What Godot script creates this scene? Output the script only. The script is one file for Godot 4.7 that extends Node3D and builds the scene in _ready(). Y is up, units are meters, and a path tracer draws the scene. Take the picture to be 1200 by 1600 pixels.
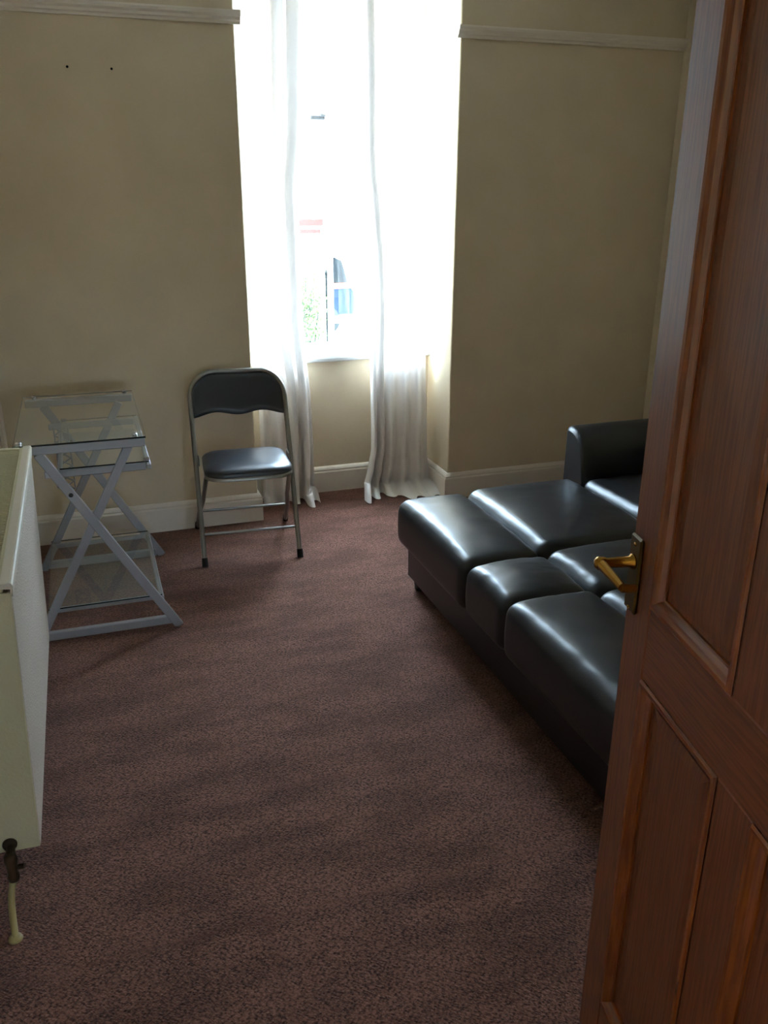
extends Node3D
# Living room seen from its doorway: x runs right along the far wall, y up, z towards the viewer; metres.

const FAR := -3.96        # face of the far wall
const APRON := -4.27      # face of the wall under the window
const OUT := -4.50        # outside face of the front wall
const LEFT := -0.40
const RIGHT := 2.87
const NEAR := -0.32       # room face of the wall with the doorway
const CEIL := 2.75
const RL := 0.705         # window recess, left and right
const RR := 1.705
const STREET := -1.65
const HW0 := 0.30         # hall window, left and right
const HW1 := 1.05

var used := {}
var mats := {}

# ------------------------------------------------------------------ mesh builder
class MB:
	var st := SurfaceTool.new()
	func _init():
		st.begin(Mesh.PRIMITIVE_TRIANGLES)
	func tri(a: Vector3, b: Vector3, c: Vector3, sg := -1):  # counter-clockwise seen from outside
		st.set_smooth_group(sg)
		st.add_vertex(a); st.add_vertex(c); st.add_vertex(b)
	func quad(a: Vector3, b: Vector3, c: Vector3, d: Vector3, sg := -1):
		tri(a, b, c, sg); tri(a, c, d, sg)
	func out_quad(a: Vector3, b: Vector3, c: Vector3, d: Vector3, from: Vector3, sg := -1):
		var n := (b - a).cross(c - a) + (c - a).cross(d - a)
		if n.dot((a + b + c + d) / 4.0 - from) >= 0.0: quad(a, b, c, d, sg)
		else: quad(a, d, c, b, sg)
	func box(c: Vector3, size: Vector3, bevel := 0.0, turn := Basis()):
		var h := size / 2.0
		var b := minf(bevel, minf(h.x, minf(h.y, h.z)) * 0.9)
		var p := func(a: int, s: Vector3) -> Vector3:
			var q := Vector3()
			for i in 3: q[i] = s[i] * (h[i] - (b if i != a else 0.0))
			return c + turn * q
		for a in 3:
			var u := (a + 1) % 3
			var v := (a + 2) % 3
			for s in [-1.0, 1.0]:
				var k := []
				for uv in [[-1.0, -1.0], [1.0, -1.0], [1.0, 1.0], [-1.0, 1.0]]:
					var sg := Vector3()
					sg[a] = s; sg[u] = uv[0]; sg[v] = uv[1]
					k.append(p.call(a, sg))
				out_quad(k[0], k[1], k[2], k[3], c)
		if b <= 0.0: return
		for a in 3:
			for d in range(a + 1, 3):
				var e := 3 - a - d
				for sa in [-1.0, 1.0]:
					for sd in [-1.0, 1.0]:
						var s0 := Vector3(); var s1 := Vector3()
						s0[a] = sa; s0[d] = sd; s0[e] = -1.0
						s1[a] = sa; s1[d] = sd; s1[e] = 1.0
						out_quad(p.call(a, s0), p.call(a, s1), p.call(d, s1), p.call(d, s0), c)
		for x in [-1.0, 1.0]:
			for y in [-1.0, 1.0]:
				for z in [-1.0, 1.0]:
					var s := Vector3(x, y, z)
					var t0: Vector3 = p.call(0, s); var t1: Vector3 = p.call(1, s); var t2: Vector3 = p.call(2, s)
					if (t1 - t0).cross(t2 - t0).dot((t0 + t1 + t2) / 3.0 - c) > 0.0: tri(t0, t1, t2)
					else: tri(t0, t2, t1)
	func span(a: Vector3, b: Vector3, bevel := 0.0):
		box((a + b) / 2.0, (b - a).abs(), bevel)
	# a flat bar from a to b: wide across its length, thick along axis `face`
	func bar(a: Vector3, b: Vector3, wide: float, thick: float, face: Vector3, bevel := 0.002):
		var y := (b - a).normalized()
		var z := (face - y * face.dot(y)).normalized()
		box((a + b) / 2.0, Vector3(wide, a.distance_to(b), thick), bevel, Basis(y.cross(z), y, z))
	func tube(path: Array, r, sides := 12, sg := 1, caps := true):
		var n := path.size()
		var rings := []
		var nor := Vector3()
		for i in n:
			var t: Vector3 = (path[mini(i + 1, n - 1)] - path[maxi(i - 1, 0)]).normalized()
			if i == 0: nor = t.cross(Vector3.RIGHT if absf(t.x) < 0.8 else Vector3.UP).normalized()
			nor = (nor - t * nor.dot(t)).normalized()
			var bi := t.cross(nor)
			var ring := []
			var rr: float = r[i] if r is Array else r
			for k in sides:
				var a := TAU * k / sides
				ring.append(path[i] + (nor * cos(a) + bi * sin(a)) * rr)
			rings.append(ring)
		for i in n - 1:
			for k in sides:
				var k2 := (k + 1) % sides
				quad(rings[i][k], rings[i][k2], rings[i + 1][k2], rings[i + 1][k], sg)
		if caps:
			for k in range(1, sides - 1):
				tri(rings[0][0], rings[0][k + 1], rings[0][k])
				tri(rings[n - 1][0], rings[n - 1][k], rings[n - 1][k + 1])
	func lathe(profile: Array, at: Transform3D, sides := 20, sg := 1):  # profile of Vector2(radius, along y), from bottom to top
		for i in profile.size() - 1:
			for k in sides:
				var a := TAU * k / sides
				var b := TAU * (k + 1) / sides
				var p: Vector2 = profile[i]
				var q: Vector2 = profile[i + 1]
				var f := func(v: Vector2, g: float) -> Vector3: return at * Vector3(v.x * cos(g), v.y, -v.x * sin(g))
				if p.x > 1e-6: tri(f.call(p, a), f.call(p, b), f.call(q, b), sg)
				if q.x > 1e-6: tri(f.call(p, a), f.call(q, b), f.call(q, a), sg)
	func prism(poly: PackedVector2Array, z0: float, z1: float, at := Transform3D(), sg := -1):  # poly counter-clockwise in xy
		var n := poly.size()
		for i in n:
			var a := poly[i]
			var b := poly[(i + 1) % n]
			quad(at * Vector3(a.x, a.y, z0), at * Vector3(b.x, b.y, z0), at * Vector3(b.x, b.y, z1), at * Vector3(a.x, a.y, z1), sg)
		var ix := Geometry2D.triangulate_polygon(poly)
		for i in range(0, ix.size(), 3):
			var a := poly[ix[i]]; var b := poly[ix[i + 1]]; var c := poly[ix[i + 2]]
			if (b - a).cross(c - a) < 0.0:
				var s := b; b = c; c = s
			tri(at * Vector3(a.x, a.y, z1), at * Vector3(b.x, b.y, z1), at * Vector3(c.x, c.y, z1))
			tri(at * Vector3(a.x, a.y, z0), at * Vector3(c.x, c.y, z0), at * Vector3(b.x, b.y, z0))
	# rows of points; smooth sheet, counter-clockwise when rows run along u and stack along v
	func sheet(rows: Array, sg := 1, flip := false):
		for i in rows.size() - 1:
			for k in rows[i].size() - 1:
				if flip: quad(rows[i][k], rows[i + 1][k], rows[i + 1][k + 1], rows[i][k + 1], sg)
				else: quad(rows[i][k], rows[i][k + 1], rows[i + 1][k + 1], rows[i + 1][k], sg)
	# a soft block with rounded edges, then bent by `shape`
	func soft(half: Vector3, r: float, shape: Callable, steps := 14, edge := 5, sg := 1):
		var ax := []
		for i in 3:
			var l := []
			var hh := half[i]
			for k in edge: l.append(-hh + r * (1.0 - cos(PI / 2.0 * k / edge)) * 1.0)
			var m := maxi(2, int(ceil(steps * hh / maxf(half.x, maxf(half.y, half.z)))))
			for k in m + 1: l.append(lerpf(-hh + r, hh - r, float(k) / m))
			for k in edge: l.append(hh - r * (1.0 - cos(PI / 2.0 * (edge - 1 - k) / edge)))
			ax.append(l)
		for a in 3:
			var u := (a + 1) % 3
			var v := (a + 2) % 3
			for s in [-1.0, 1.0]:
				var rows := []
				for jv in ax[v]:
					var row := []
					for iu in ax[u]:
						var q := Vector3()
						q[a] = s * half[a]; q[u] = iu; q[v] = jv
						var inner := q.clamp(-half + Vector3.ONE * r, half - Vector3.ONE * r)
						var d := q - inner
						q = inner + d.normalized() * r
						row.append(shape.call(q.snapped(Vector3.ONE * 1e-6)))
					rows.append(row)
				sheet(rows, sg, s < 0.0)
	func done() -> ArrayMesh:
		st.generate_normals()
		st.index()
		return st.commit()

# ------------------------------------------------------------------ naming
func numbered(called: String) -> String:
	if not used.has(called):
		used[called] = 0
		return called
	used[called] += 1
	return "%s_%03d" % [called, used[called]]

func tag(o: Node, label := "", category := "", group := "", kind := "") -> Node:
	if label: o.set_meta("label", label)
	if category: o.set_meta("category", category)
	if group: o.set_meta("group", group)
	if kind: o.set_meta("kind", kind)
	return o

func obj(called: String, m, mat: Material, parent: Node = self) -> MeshInstance3D:
	var o := MeshInstance3D.new()
	o.mesh = m.done() if m is MB else m
	o.material_override = mat
	o.name = numbered(called) if parent == self else called
	parent.add_child(o, true)
	return o

func thing(called: String, label: String, category: String, at := Vector3.ZERO, turn := 0.0, group := "") -> Node3D:
	var o := Node3D.new()
	o.name = numbered(called)
	add_child(o, true)
	o.position = at
	o.rotation.y = turn
	tag(o, label, category, group)
	return o

func struct(called: String, m, mat: Material, label: String, category: String) -> MeshInstance3D:
	var o := obj(called, m, mat)
	tag(o, label, category, "", "structure")
	return o

# ------------------------------------------------------------------ materials
func noise_tex(freq: float, s: int, size := 512, octaves := 4, type := FastNoiseLite.TYPE_SIMPLEX_SMOOTH, ramp: Gradient = null, normal := 0.0) -> NoiseTexture2D:
	var n := FastNoiseLite.new()
	n.seed = s
	n.noise_type = type
	n.frequency = freq
	n.fractal_octaves = octaves
	var t := NoiseTexture2D.new()
	t.width = size; t.height = size
	t.seamless = true
	t.noise = n
	if ramp: t.color_ramp = ramp
	if normal > 0.0:
		t.as_normal_map = true
		t.bump_strength = normal
	return t

func ramp(cols: Array, at: Array) -> Gradient:
	var g := Gradient.new()
	g.offsets = PackedFloat32Array(at)
	g.colors = PackedColorArray(cols)
	return g

func mat(c: Color, rough := 0.6, metal := 0.0, spec := 0.5) -> StandardMaterial3D:
	var m := StandardMaterial3D.new()
	m.albedo_color = c
	m.roughness = rough
	m.metallic = metal
	m.metallic_specular = spec
	return m

func tri_uv(m: StandardMaterial3D, s: Vector3, world := false):
	m.uv1_triplanar = true
	m.uv1_world_triplanar = world
	m.uv1_scale = s

func bumped(m: StandardMaterial3D, t: Texture2D, depth: float):
	m.heightmap_enabled = true
	m.heightmap_texture = t
	m.heightmap_scale = depth

func make_materials():
	var mottled := noise_tex(0.006, 3, 512, 3, FastNoiseLite.TYPE_SIMPLEX_SMOOTH, ramp([Color(0.975, 0.975, 0.97), Color(1, 1, 1)], [0.25, 0.75]))
	var paper := noise_tex(0.05, 8, 512, 4)
	var wall := mat(Color(0.875, 0.80, 0.685), 0.85, 0.0, 0.3)
	wall.albedo_texture = mottled
	tri_uv(wall, Vector3.ONE * 0.7, true)
	bumped(wall, paper, 0.05)
	mats.wall = wall
	mats.ceiling = mat(Color(0.85, 0.84, 0.8), 0.9)
	var gloss := mat(Color(0.92, 0.87, 0.81), 0.5)
	bumped(gloss, noise_tex(0.02, 12, 256, 3), 0.03)
	tri_uv(gloss, Vector3.ONE * 2.0, true)
	mats.gloss = gloss
	mats.white = mat(Color(0.88, 0.88, 0.87), 0.4)
	# carpet
	var pile := noise_tex(0.14, 21, 1024, 4, FastNoiseLite.TYPE_VALUE_CUBIC)
	var carpet := mat(Color(0.875, 0.775, 0.725), 0.9, 0.0, 0.15)
	carpet.albedo_texture = noise_tex(0.10, 22, 1024, 5, FastNoiseLite.TYPE_VALUE_CUBIC, ramp([Color(0.22, 0.15, 0.135), Color(0.49, 0.375, 0.345), Color(0.62, 0.49, 0.455)], [0.18, 0.5, 0.82]))
	tri_uv(carpet, Vector3.ONE * 2.3, true)
	bumped(carpet, pile, 0.35)
	carpet.rim_enabled = true
	carpet.rim = 0.7
	carpet.rim_tint = 1.0
	carpet.detail_enabled = true
	carpet.detail_blend_mode = BaseMaterial3D.BLEND_MODE_MUL
	carpet.detail_albedo = noise_tex(0.016, 23, 512, 6, FastNoiseLite.TYPE_SIMPLEX_SMOOTH, ramp([Color(0.82, 0.805, 0.80), Color(1, 1, 1)], [0.22, 0.62]))
	carpet.detail_uv_layer = BaseMaterial3D.DETAIL_UV_2
	carpet.uv2_triplanar = true
	carpet.uv2_world_triplanar = true
	carpet.uv2_scale = Vector3(0.30, 0.6, 0.85)
	mats.carpet = carpet
	# wood, grain along y or x
	var grain := noise_tex(0.03, 31, 512, 5, FastNoiseLite.TYPE_SIMPLEX, ramp([Color(0.42, 0.23, 0.13), Color(0.49, 0.28, 0.16), Color(0.53, 0.31, 0.18)], [0.25, 0.5, 0.75]))
	var wood := mat(Color(1, 0.97, 0.93), 0.38, 0.0, 0.65)
	wood.albedo_texture = grain
	tri_uv(wood, Vector3(8.0, 0.4, 8.0))
	bumped(wood, grain, 0.02)
	mats.wood = wood
	var across: StandardMaterial3D = wood.duplicate()
	tri_uv(across, Vector3(0.4, 8.0, 8.0))
	mats.wood_across = across
	var mould: StandardMaterial3D = wood.duplicate()
	mould.albedo_color = Color(1.08, 1.02, 0.75)
	mould.roughness = 0.25
	mats.wood_mould = mould
	var mould_x: StandardMaterial3D = across.duplicate()
	mould_x.albedo_color = Color(1.08, 1.02, 0.75)
	mould_x.roughness = 0.25
	mats.wood_mould_across = mould_x
	mats.brass = mat(Color(0.66, 0.49, 0.20), 0.24, 1.0)
	mats.plate = mat(Color(0.36, 0.29, 0.15), 0.42, 0.9)
	# leather
	var hide := noise_tex(0.06, 41, 512, 3, FastNoiseLite.TYPE_CELLULAR)
	var leather := mat(Color(0.020, 0.024, 0.036), 0.37, 0.0, 0.55)
	tri_uv(leather, Vector3.ONE * 6.0)
	bumped(leather, hide, 0.02)
	mats.leather = leather
	var vinyl := mat(Color(0.10, 0.115, 0.15), 0.38, 0.0, 0.6)
	tri_uv(vinyl, Vector3.ONE * 8.0)
	bumped(vinyl, hide, 0.015)
	mats.vinyl = vinyl
	mats.chrome = mat(Color(0.56, 0.55, 0.53), 0.32, 0.9)
	mats.silver = mat(Color(0.62, 0.615, 0.63), 0.45, 0.4)
	mats.dark_catch = mat(Color(0.34, 0.34, 0.34), 0.8, 0.0, 0.1)
	mats.stud = mat(Color(0.8, 0.8, 0.82), 0.15, 1.0)
	mats.rubber = mat(Color(0.03, 0.03, 0.03), 0.8)
	var glass := mat(Color(0.80, 0.9, 0.86, 0.06), 0.03, 0.0, 0.5)
	glass.transparency = BaseMaterial3D.TRANSPARENCY_ALPHA
	mats.glass = glass
	var edge := mat(Color(0.05, 0.12, 0.10), 0.1)
	mats.glass_edge = edge
	# curtain cloth
	var weave := noise_tex(0.2, 51, 512, 2)
	var cloth := mat(Color(0.95, 0.925, 0.905), 0.9, 0.0, 0.2)
	tri_uv(cloth, Vector3.ONE * 5.0)
	bumped(cloth, weave, 0.03)
	cloth.backlight_enabled = true
	cloth.backlight = Color(0.60, 0.585, 0.575)
	cloth.cull_mode = BaseMaterial3D.CULL_DISABLED
	mats.cloth = cloth
	# radiator
	var enamel := mat(Color(0.74, 0.70, 0.57), 0.5)
	bumped(enamel, noise_tex(0.05, 61, 512, 3), 0.04)
	tri_uv(enamel, Vector3.ONE * 4.0)
	mats.enamel = enamel
	var rough := mat(Color(0.76, 0.70, 0.64), 0.6)
	bumped(rough, noise_tex(0.08, 62, 512, 4), 0.35)
	tri_uv(rough, Vector3.ONE * 3.0)
	mats.rough_enamel = rough
	mats.lip = mat(Color(0.80, 0.75, 0.68), 0.4)
	mats.void = mat(Color(0.05, 0.05, 0.05), 0.9)
	mats.dull_brass = mat(Color(0.30, 0.23, 0.16), 0.5, 0.7)
	mats.pipe = mat(Color(0.62, 0.55, 0.36), 0.45)
	mats.rust = mat(Color(0.20, 0.14, 0.08), 0.9)
	# outdoors
	mats.paving = mat(Color(0.62, 0.61, 0.59), 0.9)
	mats.render = mat(Color(0.80, 0.79, 0.76), 0.9)
	mats.brick = mat(Color(0.235, 0.155, 0.14), 1.0, 0.0, 0.0)
	mats.slate = mat(Color(0.35, 0.36, 0.38), 0.8)
	mats.car_blue = mat(Color(0.09, 0.12, 0.19), 0.9, 0.0, 0.0)
	mats.car_glass = mat(Color(0.06, 0.06, 0.075), 0.9, 0.0, 0.0)
	mats.lamp_orange = mat(Color(0.75, 0.35, 0.15), 0.4)
	mats.tyre = mat(Color(0.05, 0.05, 0.05), 0.9)
	mats.iron = mat(Color(0.05, 0.05, 0.055), 0.9, 0.0, 0.0)
	var leaf := mat(Color(0.36, 0.44, 0.25), 0.9, 0.0, 0.1)
	leaf.cull_mode = BaseMaterial3D.CULL_DISABLED
	mats.leaf = leaf
	mats.twig = mat(Color(0.12, 0.09, 0.06), 0.9)

# ------------------------------------------------------------------ camera and light
func make_view():
	var cam := Camera3D.new()
	cam.name = "camera"
	cam.fov = 61.181
	cam.near = 0.05
	cam.far = 300.0
	add_child(cam)
	cam.transform = Transform3D(Basis(Vector3.UP, deg_to_rad(-18.907)) * Basis(Vector3.RIGHT, deg_to_rad(-20.793)) * Basis(Vector3.BACK, deg_to_rad(0.2457)), Vector3(0, 1.55, 0))
	cam.current = true
	var we := WorldEnvironment.new()
	we.name = "world_environment"
	var e := Environment.new()
	e.background_mode = Environment.BG_SKY
	var sky := Sky.new()
	var s := ProceduralSkyMaterial.new()   # an overcast sky, three times as bright overhead as at the horizon
	s.sky_top_color = Color(1.42, 1.95, 2.45).linear_to_srgb()
	s.sky_horizon_color = Color(0.475, 0.65, 0.82).linear_to_srgb()
	s.sky_curve = 0.6
	s.ground_bottom_color = Color(0.55, 0.55, 0.55)
	s.ground_horizon_color = Color(0.60, 0.62, 0.64)
	sky.sky_material = s
	e.sky = sky
	e.background_energy_multiplier = 1.0
	e.tonemap_mode = Environment.TONE_MAPPER_LINEAR
	e.tonemap_exposure = 37.0
	e.sdfgi_enabled = true
	e.ssao_enabled = true
	e.ssil_enabled = true
	we.environment = e
	add_child(we)

# ------------------------------------------------------------------ room
# a mitred moulding along a path in plan; profile of Vector2(out from the wall, height); the room lies to the right of the path
func moulding(path: Array, profile: Array, i: int) -> MB:
	var m := MB.new()
	var n := path.size()
	var off := func(k: int) -> Vector2:
		var d0: Vector2 = (path[k] - path[maxi(k - 1, 0)]).normalized() if k > 0 else (path[1] - path[0]).normalized()
		var d1: Vector2 = (path[mini(k + 1, n - 1)] - path[k]).normalized() if k < n - 1 else d0
		var n0 := Vector2(-d0.y, d0.x)
		var n1 := Vector2(-d1.y, d1.x)
		var b := (n0 + n1).normalized()
		return b / b.dot(n0)
	var a: Vector2 = path[i]; var b: Vector2 = path[i + 1]
	var oa: Vector2 = off.call(i); var ob: Vector2 = off.call(i + 1)
	var np := profile.size()
	for k in np:
		var p: Vector2 = profile[k]; var q: Vector2 = profile[(k + 1) % np]
		var A := a + oa * p.x; var B := b + ob * p.x; var C := b + ob * q.x; var D := a + oa * q.x
		m.quad(Vector3(A.x, p.y, A.y), Vector3(B.x, p.y, B.y), Vector3(C.x, q.y, C.y), Vector3(D.x, q.y, D.y))
	var poly := PackedVector2Array(profile)
	var ix := Geometry2D.triangulate_polygon(poly)
	for e in [[a, oa, false], [b, ob, true]]:
		for k in range(0, ix.size(), 3):
			var t := []
			for j in 3:
				var v: Vector2 = poly[ix[k + j]]
				var w: Vector2 = e[0] + e[1] * v.x
				t.append(Vector3(w.x, v.y, w.y))
			var dir: Vector2 = (b - a) * (1.0 if e[2] else -1.0)
			if (t[1] - t[0]).cross(t[2] - t[0]).dot(Vector3(dir.x, 0, dir.y)) > 0.0: m.tri(t[0], t[1], t[2])
			else: m.tri(t[0], t[2], t[1])
	return m

func make_room():
	var m := MB.new()
	m.span(Vector3(LEFT - 0.2, -0.12, OUT), Vector3(RIGHT + 0.2, 0.0, NEAR), 0.0)
	struct("floor", m, mats.carpet, "worn mottled brown fitted carpet covering the whole room", "carpet")
	m = MB.new()
	m.span(Vector3(LEFT - 0.2, CEIL, OUT), Vector3(RIGHT + 0.2, CEIL + 0.15, NEAR - 0.0))
	struct("ceiling", m, mats.ceiling, "plain pale ceiling above the picture rail", "ceiling")
	m = MB.new()   # far wall: a pier at each side of the window recess, lintel and apron wall
	m.span(Vector3(LEFT - 0.2, 0, OUT), Vector3(RL, CEIL, FAR), 0.004)
	m.span(Vector3(RR, 0, OUT), Vector3(RIGHT + 0.2, CEIL, FAR), 0.004)
	m.span(Vector3(RL, 2.52, OUT), Vector3(RR, CEIL, FAR), 0.0)
	m.span(Vector3(RL, 0, OUT), Vector3(RR, 0.70, APRON), 0.0)
	struct("wall_far", m, mats.wall, "cream far wall broken by the deep window recess", "wall")
	m = MB.new()
	m.span(Vector3(LEFT - 0.2, 0, FAR), Vector3(LEFT, CEIL, NEAR))
	struct("wall_left", m, mats.wall, "cream left wall behind the radiator", "wall")
	m = MB.new()
	m.span(Vector3(RIGHT, 0, FAR), Vector3(RIGHT + 0.2, CEIL, NEAR))
	struct("wall_right", m, mats.wall, "cream right wall behind the sofa", "wall")
	m = MB.new()   # the wall with the doorway the viewer stands in
	m.span(Vector3(LEFT - 0.2, 0, NEAR), Vector3(-0.20, CEIL, NEAR + 0.13))
	m.span(Vector3(0.68, 0, NEAR), Vector3(RIGHT + 0.2, CEIL, NEAR + 0.13))
	m.span(Vector3(-0.20, 2.03, NEAR), Vector3(0.68, CEIL, NEAR + 0.13))
	struct("wall_near", m, mats.wall, "cream wall with the open doorway", "wall")
	# hall behind the viewer, daylight through a window at its end
	m = MB.new()
	m.span(Vector3(-1.0, -0.12, NEAR), Vector3(1.4, 0.0, 4.0))
	struct("floor_hall", m, mats.carpet, "brown carpet of the hall outside the doorway", "carpet")
	m = MB.new()
	m.span(Vector3(-1.15, 0, NEAR + 0.13), Vector3(-1.0, CEIL, 4.0))
	m.span(Vector3(1.4, 0, NEAR + 0.13), Vector3(1.55, CEIL, 4.0))
	m.span(Vector3(-1.15, 0, 4.0), Vector3(HW0, CEIL, 4.2))
	m.span(Vector3(HW1, 0, 4.0), Vector3(1.55, CEIL, 4.2))
	m.span(Vector3(HW0, 0, 4.0), Vector3(HW1, 0.70, 4.2))
	m.span(Vector3(HW0, 1.60, 4.0), Vector3(HW1, CEIL, 4.2))
	struct("wall_hall", m, mats.wall, "cream hall walls outside the doorway", "wall")
	m = MB.new()
	m.span(Vector3(-1.15, CEIL, NEAR), Vector3(1.55, CEIL + 0.15, 4.2))
	struct("ceiling_hall", m, mats.ceiling, "pale hall ceiling outside the doorway", "ceiling")
	var t := thing("window_2", "hall window behind the viewer at the end of the hall", "window", Vector3(0, 0, 4.1))
	tag(t, "", "", "", "structure")
	m = MB.new()
	m.span(Vector3(HW0, 0.70, -0.03), Vector3(HW0 + 0.04, 1.60, 0.03), 0.004)
	m.span(Vector3(HW1 - 0.04, 0.70, -0.03), Vector3(HW1, 1.60, 0.03), 0.004)
	m.span(Vector3(HW0 + 0.04, 0.70, -0.03), Vector3(HW1 - 0.04, 0.74, 0.03), 0.004)
	m.span(Vector3(HW0 + 0.04, 1.56, -0.03), Vector3(HW1 - 0.04, 1.60, 0.03), 0.004)
	obj("window_frame", m, mats.white, t)
	m = MB.new()
	m.quad(Vector3(HW0 + 0.04, 0.74, 0), Vector3(HW1 - 0.04, 0.74, 0), Vector3(HW1 - 0.04, 1.56, 0), Vector3(HW0 + 0.04, 1.56, 0))
	obj("pane", m, mats.glass, t)
	# door lining
	m = MB.new()
	m.span(Vector3(-0.20, 0, NEAR - 0.01), Vector3(-0.165, 2.03, NEAR + 0.14), 0.003)
	m.span(Vector3(0.645, 0, NEAR - 0.01), Vector3(0.68, 2.03, NEAR + 0.14), 0.003)
	m.span(Vector3(-0.165, 1.995, NEAR - 0.01), Vector3(0.645, 2.03, NEAR + 0.14), 0.003)
	struct("trim_3", m, mats.wood, "brown wooden lining around the doorway", "door frame")
	# skirting
	var sk := [Vector2(0, 0), Vector2(0.020, 0), Vector2(0.020, 0.108), Vector2(0.016, 0.116), Vector2(0.018, 0.122), Vector2(0.013, 0.131), Vector2(0.006, 0.137), Vector2(0, 0.138)]
	var path := [Vector2(LEFT, NEAR), Vector2(LEFT, FAR), Vector2(RL, FAR), Vector2(RL, APRON), Vector2(RR, APRON), Vector2(RR, FAR), Vector2(RIGHT, FAR), Vector2(RIGHT, NEAR)]
	var names := [["baseboard_left", "painted skirting board along the left wall behind the radiator"], ["baseboard_far_left", "painted skirting board behind the chair and glass desk"], ["baseboard_recess_left", "painted skirting board on the left side of the window recess"], ["baseboard_recess", "painted skirting board under the window between the curtains"], ["baseboard_recess_right", "painted skirting board on the right side of the window recess"], ["baseboard_far_right", "painted skirting board between window recess and sofa arm"], ["baseboard_right", "painted skirting board along the right wall behind the sofa"]]
	for i in names.size():
		struct(names[i][0], moulding(path, sk, i), mats.gloss, names[i][1], "skirting board")
	# picture rail, returned a little round the recess corners
	var pr := [Vector2(0, 2.148), Vector2(0.010, 2.148), Vector2(0.013, 2.157), Vector2(0.020, 2.162), Vector2(0.022, 2.172), Vector2(0.030, 2.180), Vector2(0.033, 2.189), Vector2(0.033, 2.196), Vector2(0.0, 2.198)]
	var rail := [Vector2(LEFT, FAR), Vector2(RL + 0.024, FAR)]
	struct("trim_1", moulding(rail, pr, 0), mats.gloss, "moulded picture rail on the wall left of the window", "picture rail")
	rail = [Vector2(RR - 0.020, FAR), Vector2(RIGHT, FAR)]
	struct("trim_2", moulding(rail, pr, 0), mats.gloss, "moulded picture rail on the wall right of the window", "picture rail")
	# boxed pipe in the left corner
	m = MB.new()
	m.span(Vector3(LEFT, 0.0, FAR), Vector3(-0.376, 0.68, FAR + 0.05), 0.006)
	struct("trim_4", m, mats.gloss, "slim painted pipe boxing in the left corner behind the desk", "boxing")
	# nails left in the wall
	var spots := [Vector3(0.046, 1.967, FAR), Vector3(0.211, 1.966, FAR)]
	for i in 2:
		m = MB.new()
		m.lathe([Vector2(0, -0.01), Vector2(0.0018, -0.01), Vector2(0.0018, 0.012), Vector2(0.0048, 0.013), Vector2(0.0048, 0.016), Vector2(0, 0.017)], Transform3D(Basis(Vector3.RIGHT, PI / 2), spots[i]), 10)
		tag(obj("nail", m, mats.iron), ["left one of two small dark nails in the cream wall below the picture rail", "right one of two small dark nails in the wall, nearer the window"][i], "nail", "nails in the left wall")

func make_window():
	# frame set back in the opening, one large pane, sill board
	var t := thing("window_1", "tall bright window with slim white frame behind the curtains", "window", Vector3(0, 0, -4.42))
	tag(t, "", "", "", "structure")
	var m := MB.new()
	m.span(Vector3(RL, 0.735, -0.03), Vector3(RL + 0.05, 2.52, 0.03), 0.004)
	m.span(Vector3(RR - 0.05, 0.735, -0.03), Vector3(RR, 2.52, 0.03), 0.004)
	m.span(Vector3(RL + 0.05, 2.46, -0.03), Vector3(RR - 0.05, 2.52, 0.03), 0.004)
	m.span(Vector3(RL + 0.05, 0.735, -0.03), Vector3(RR - 0.05, 0.765, 0.03), 0.004)
	obj("window_frame", m, mats.white, t)
	m = MB.new()
	m.span(Vector3(RL + 0.05, 1.832, -0.012), Vector3(RR - 0.05, 1.848, 0.012), 0.003)
	obj("meeting_rail", m, mats.white, t)
	for yy in [[0.765, 1.832], [1.848, 2.46]]:
		m = MB.new()
		m.quad(Vector3(RL + 0.05, yy[0], 0), Vector3(RR - 0.05, yy[0], 0), Vector3(RR - 0.05, yy[1], 0), Vector3(RL + 0.05, yy[1], 0))
		obj("pane", m, mats.glass, t)
	m = MB.new()
	m.span(Vector3(1.125, 1.832, 0.012), Vector3(1.195, 1.850, 0.04), 0.004)
	m.tube([Vector3(1.185, 1.84, 0.03), Vector3(1.192, 1.85, 0.045), Vector3(1.17, 1.853, 0.055)], 0.006, 8)
	obj("catch", m, mats.dark_catch, t)
	m = MB.new()   # sill board with a rounded nose
	var poly := PackedVector2Array()
	for p in [Vector2(-4.50, 0.70), Vector2(-4.245, 0.70), Vector2(-4.238, 0.706), Vector2(-4.235, 0.7175), Vector2(-4.238, 0.729), Vector2(-4.245, 0.735), Vector2(-4.50, 0.735)]: poly.append(p)
	m.prism(poly, -RR, -RL, Transform3D(Basis(Vector3(0, 0, 1), Vector3(0, 1, 0), Vector3(-1, 0, 0)), Vector3.ZERO))
	struct("window_sill", m, mats.white, "white window sill board with a rounded front edge", "window sill")

# ------------------------------------------------------------------ curtains
func curve_at(pts: Array, y: float) -> float:   # pts of [y, value] with y falling
	if y >= pts[0][0]: return pts[0][1]
	for i in pts.size() - 1:
		if y >= pts[i + 1][0]:
			var k: float = (pts[i][0] - y) / (pts[i][0] - pts[i + 1][0])
			k = k * k * (3.0 - 2.0 * k) * 0.5 + k * 0.5
			return lerpf(pts[i][1], pts[i + 1][1], k)
	return pts[-1][1]

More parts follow.
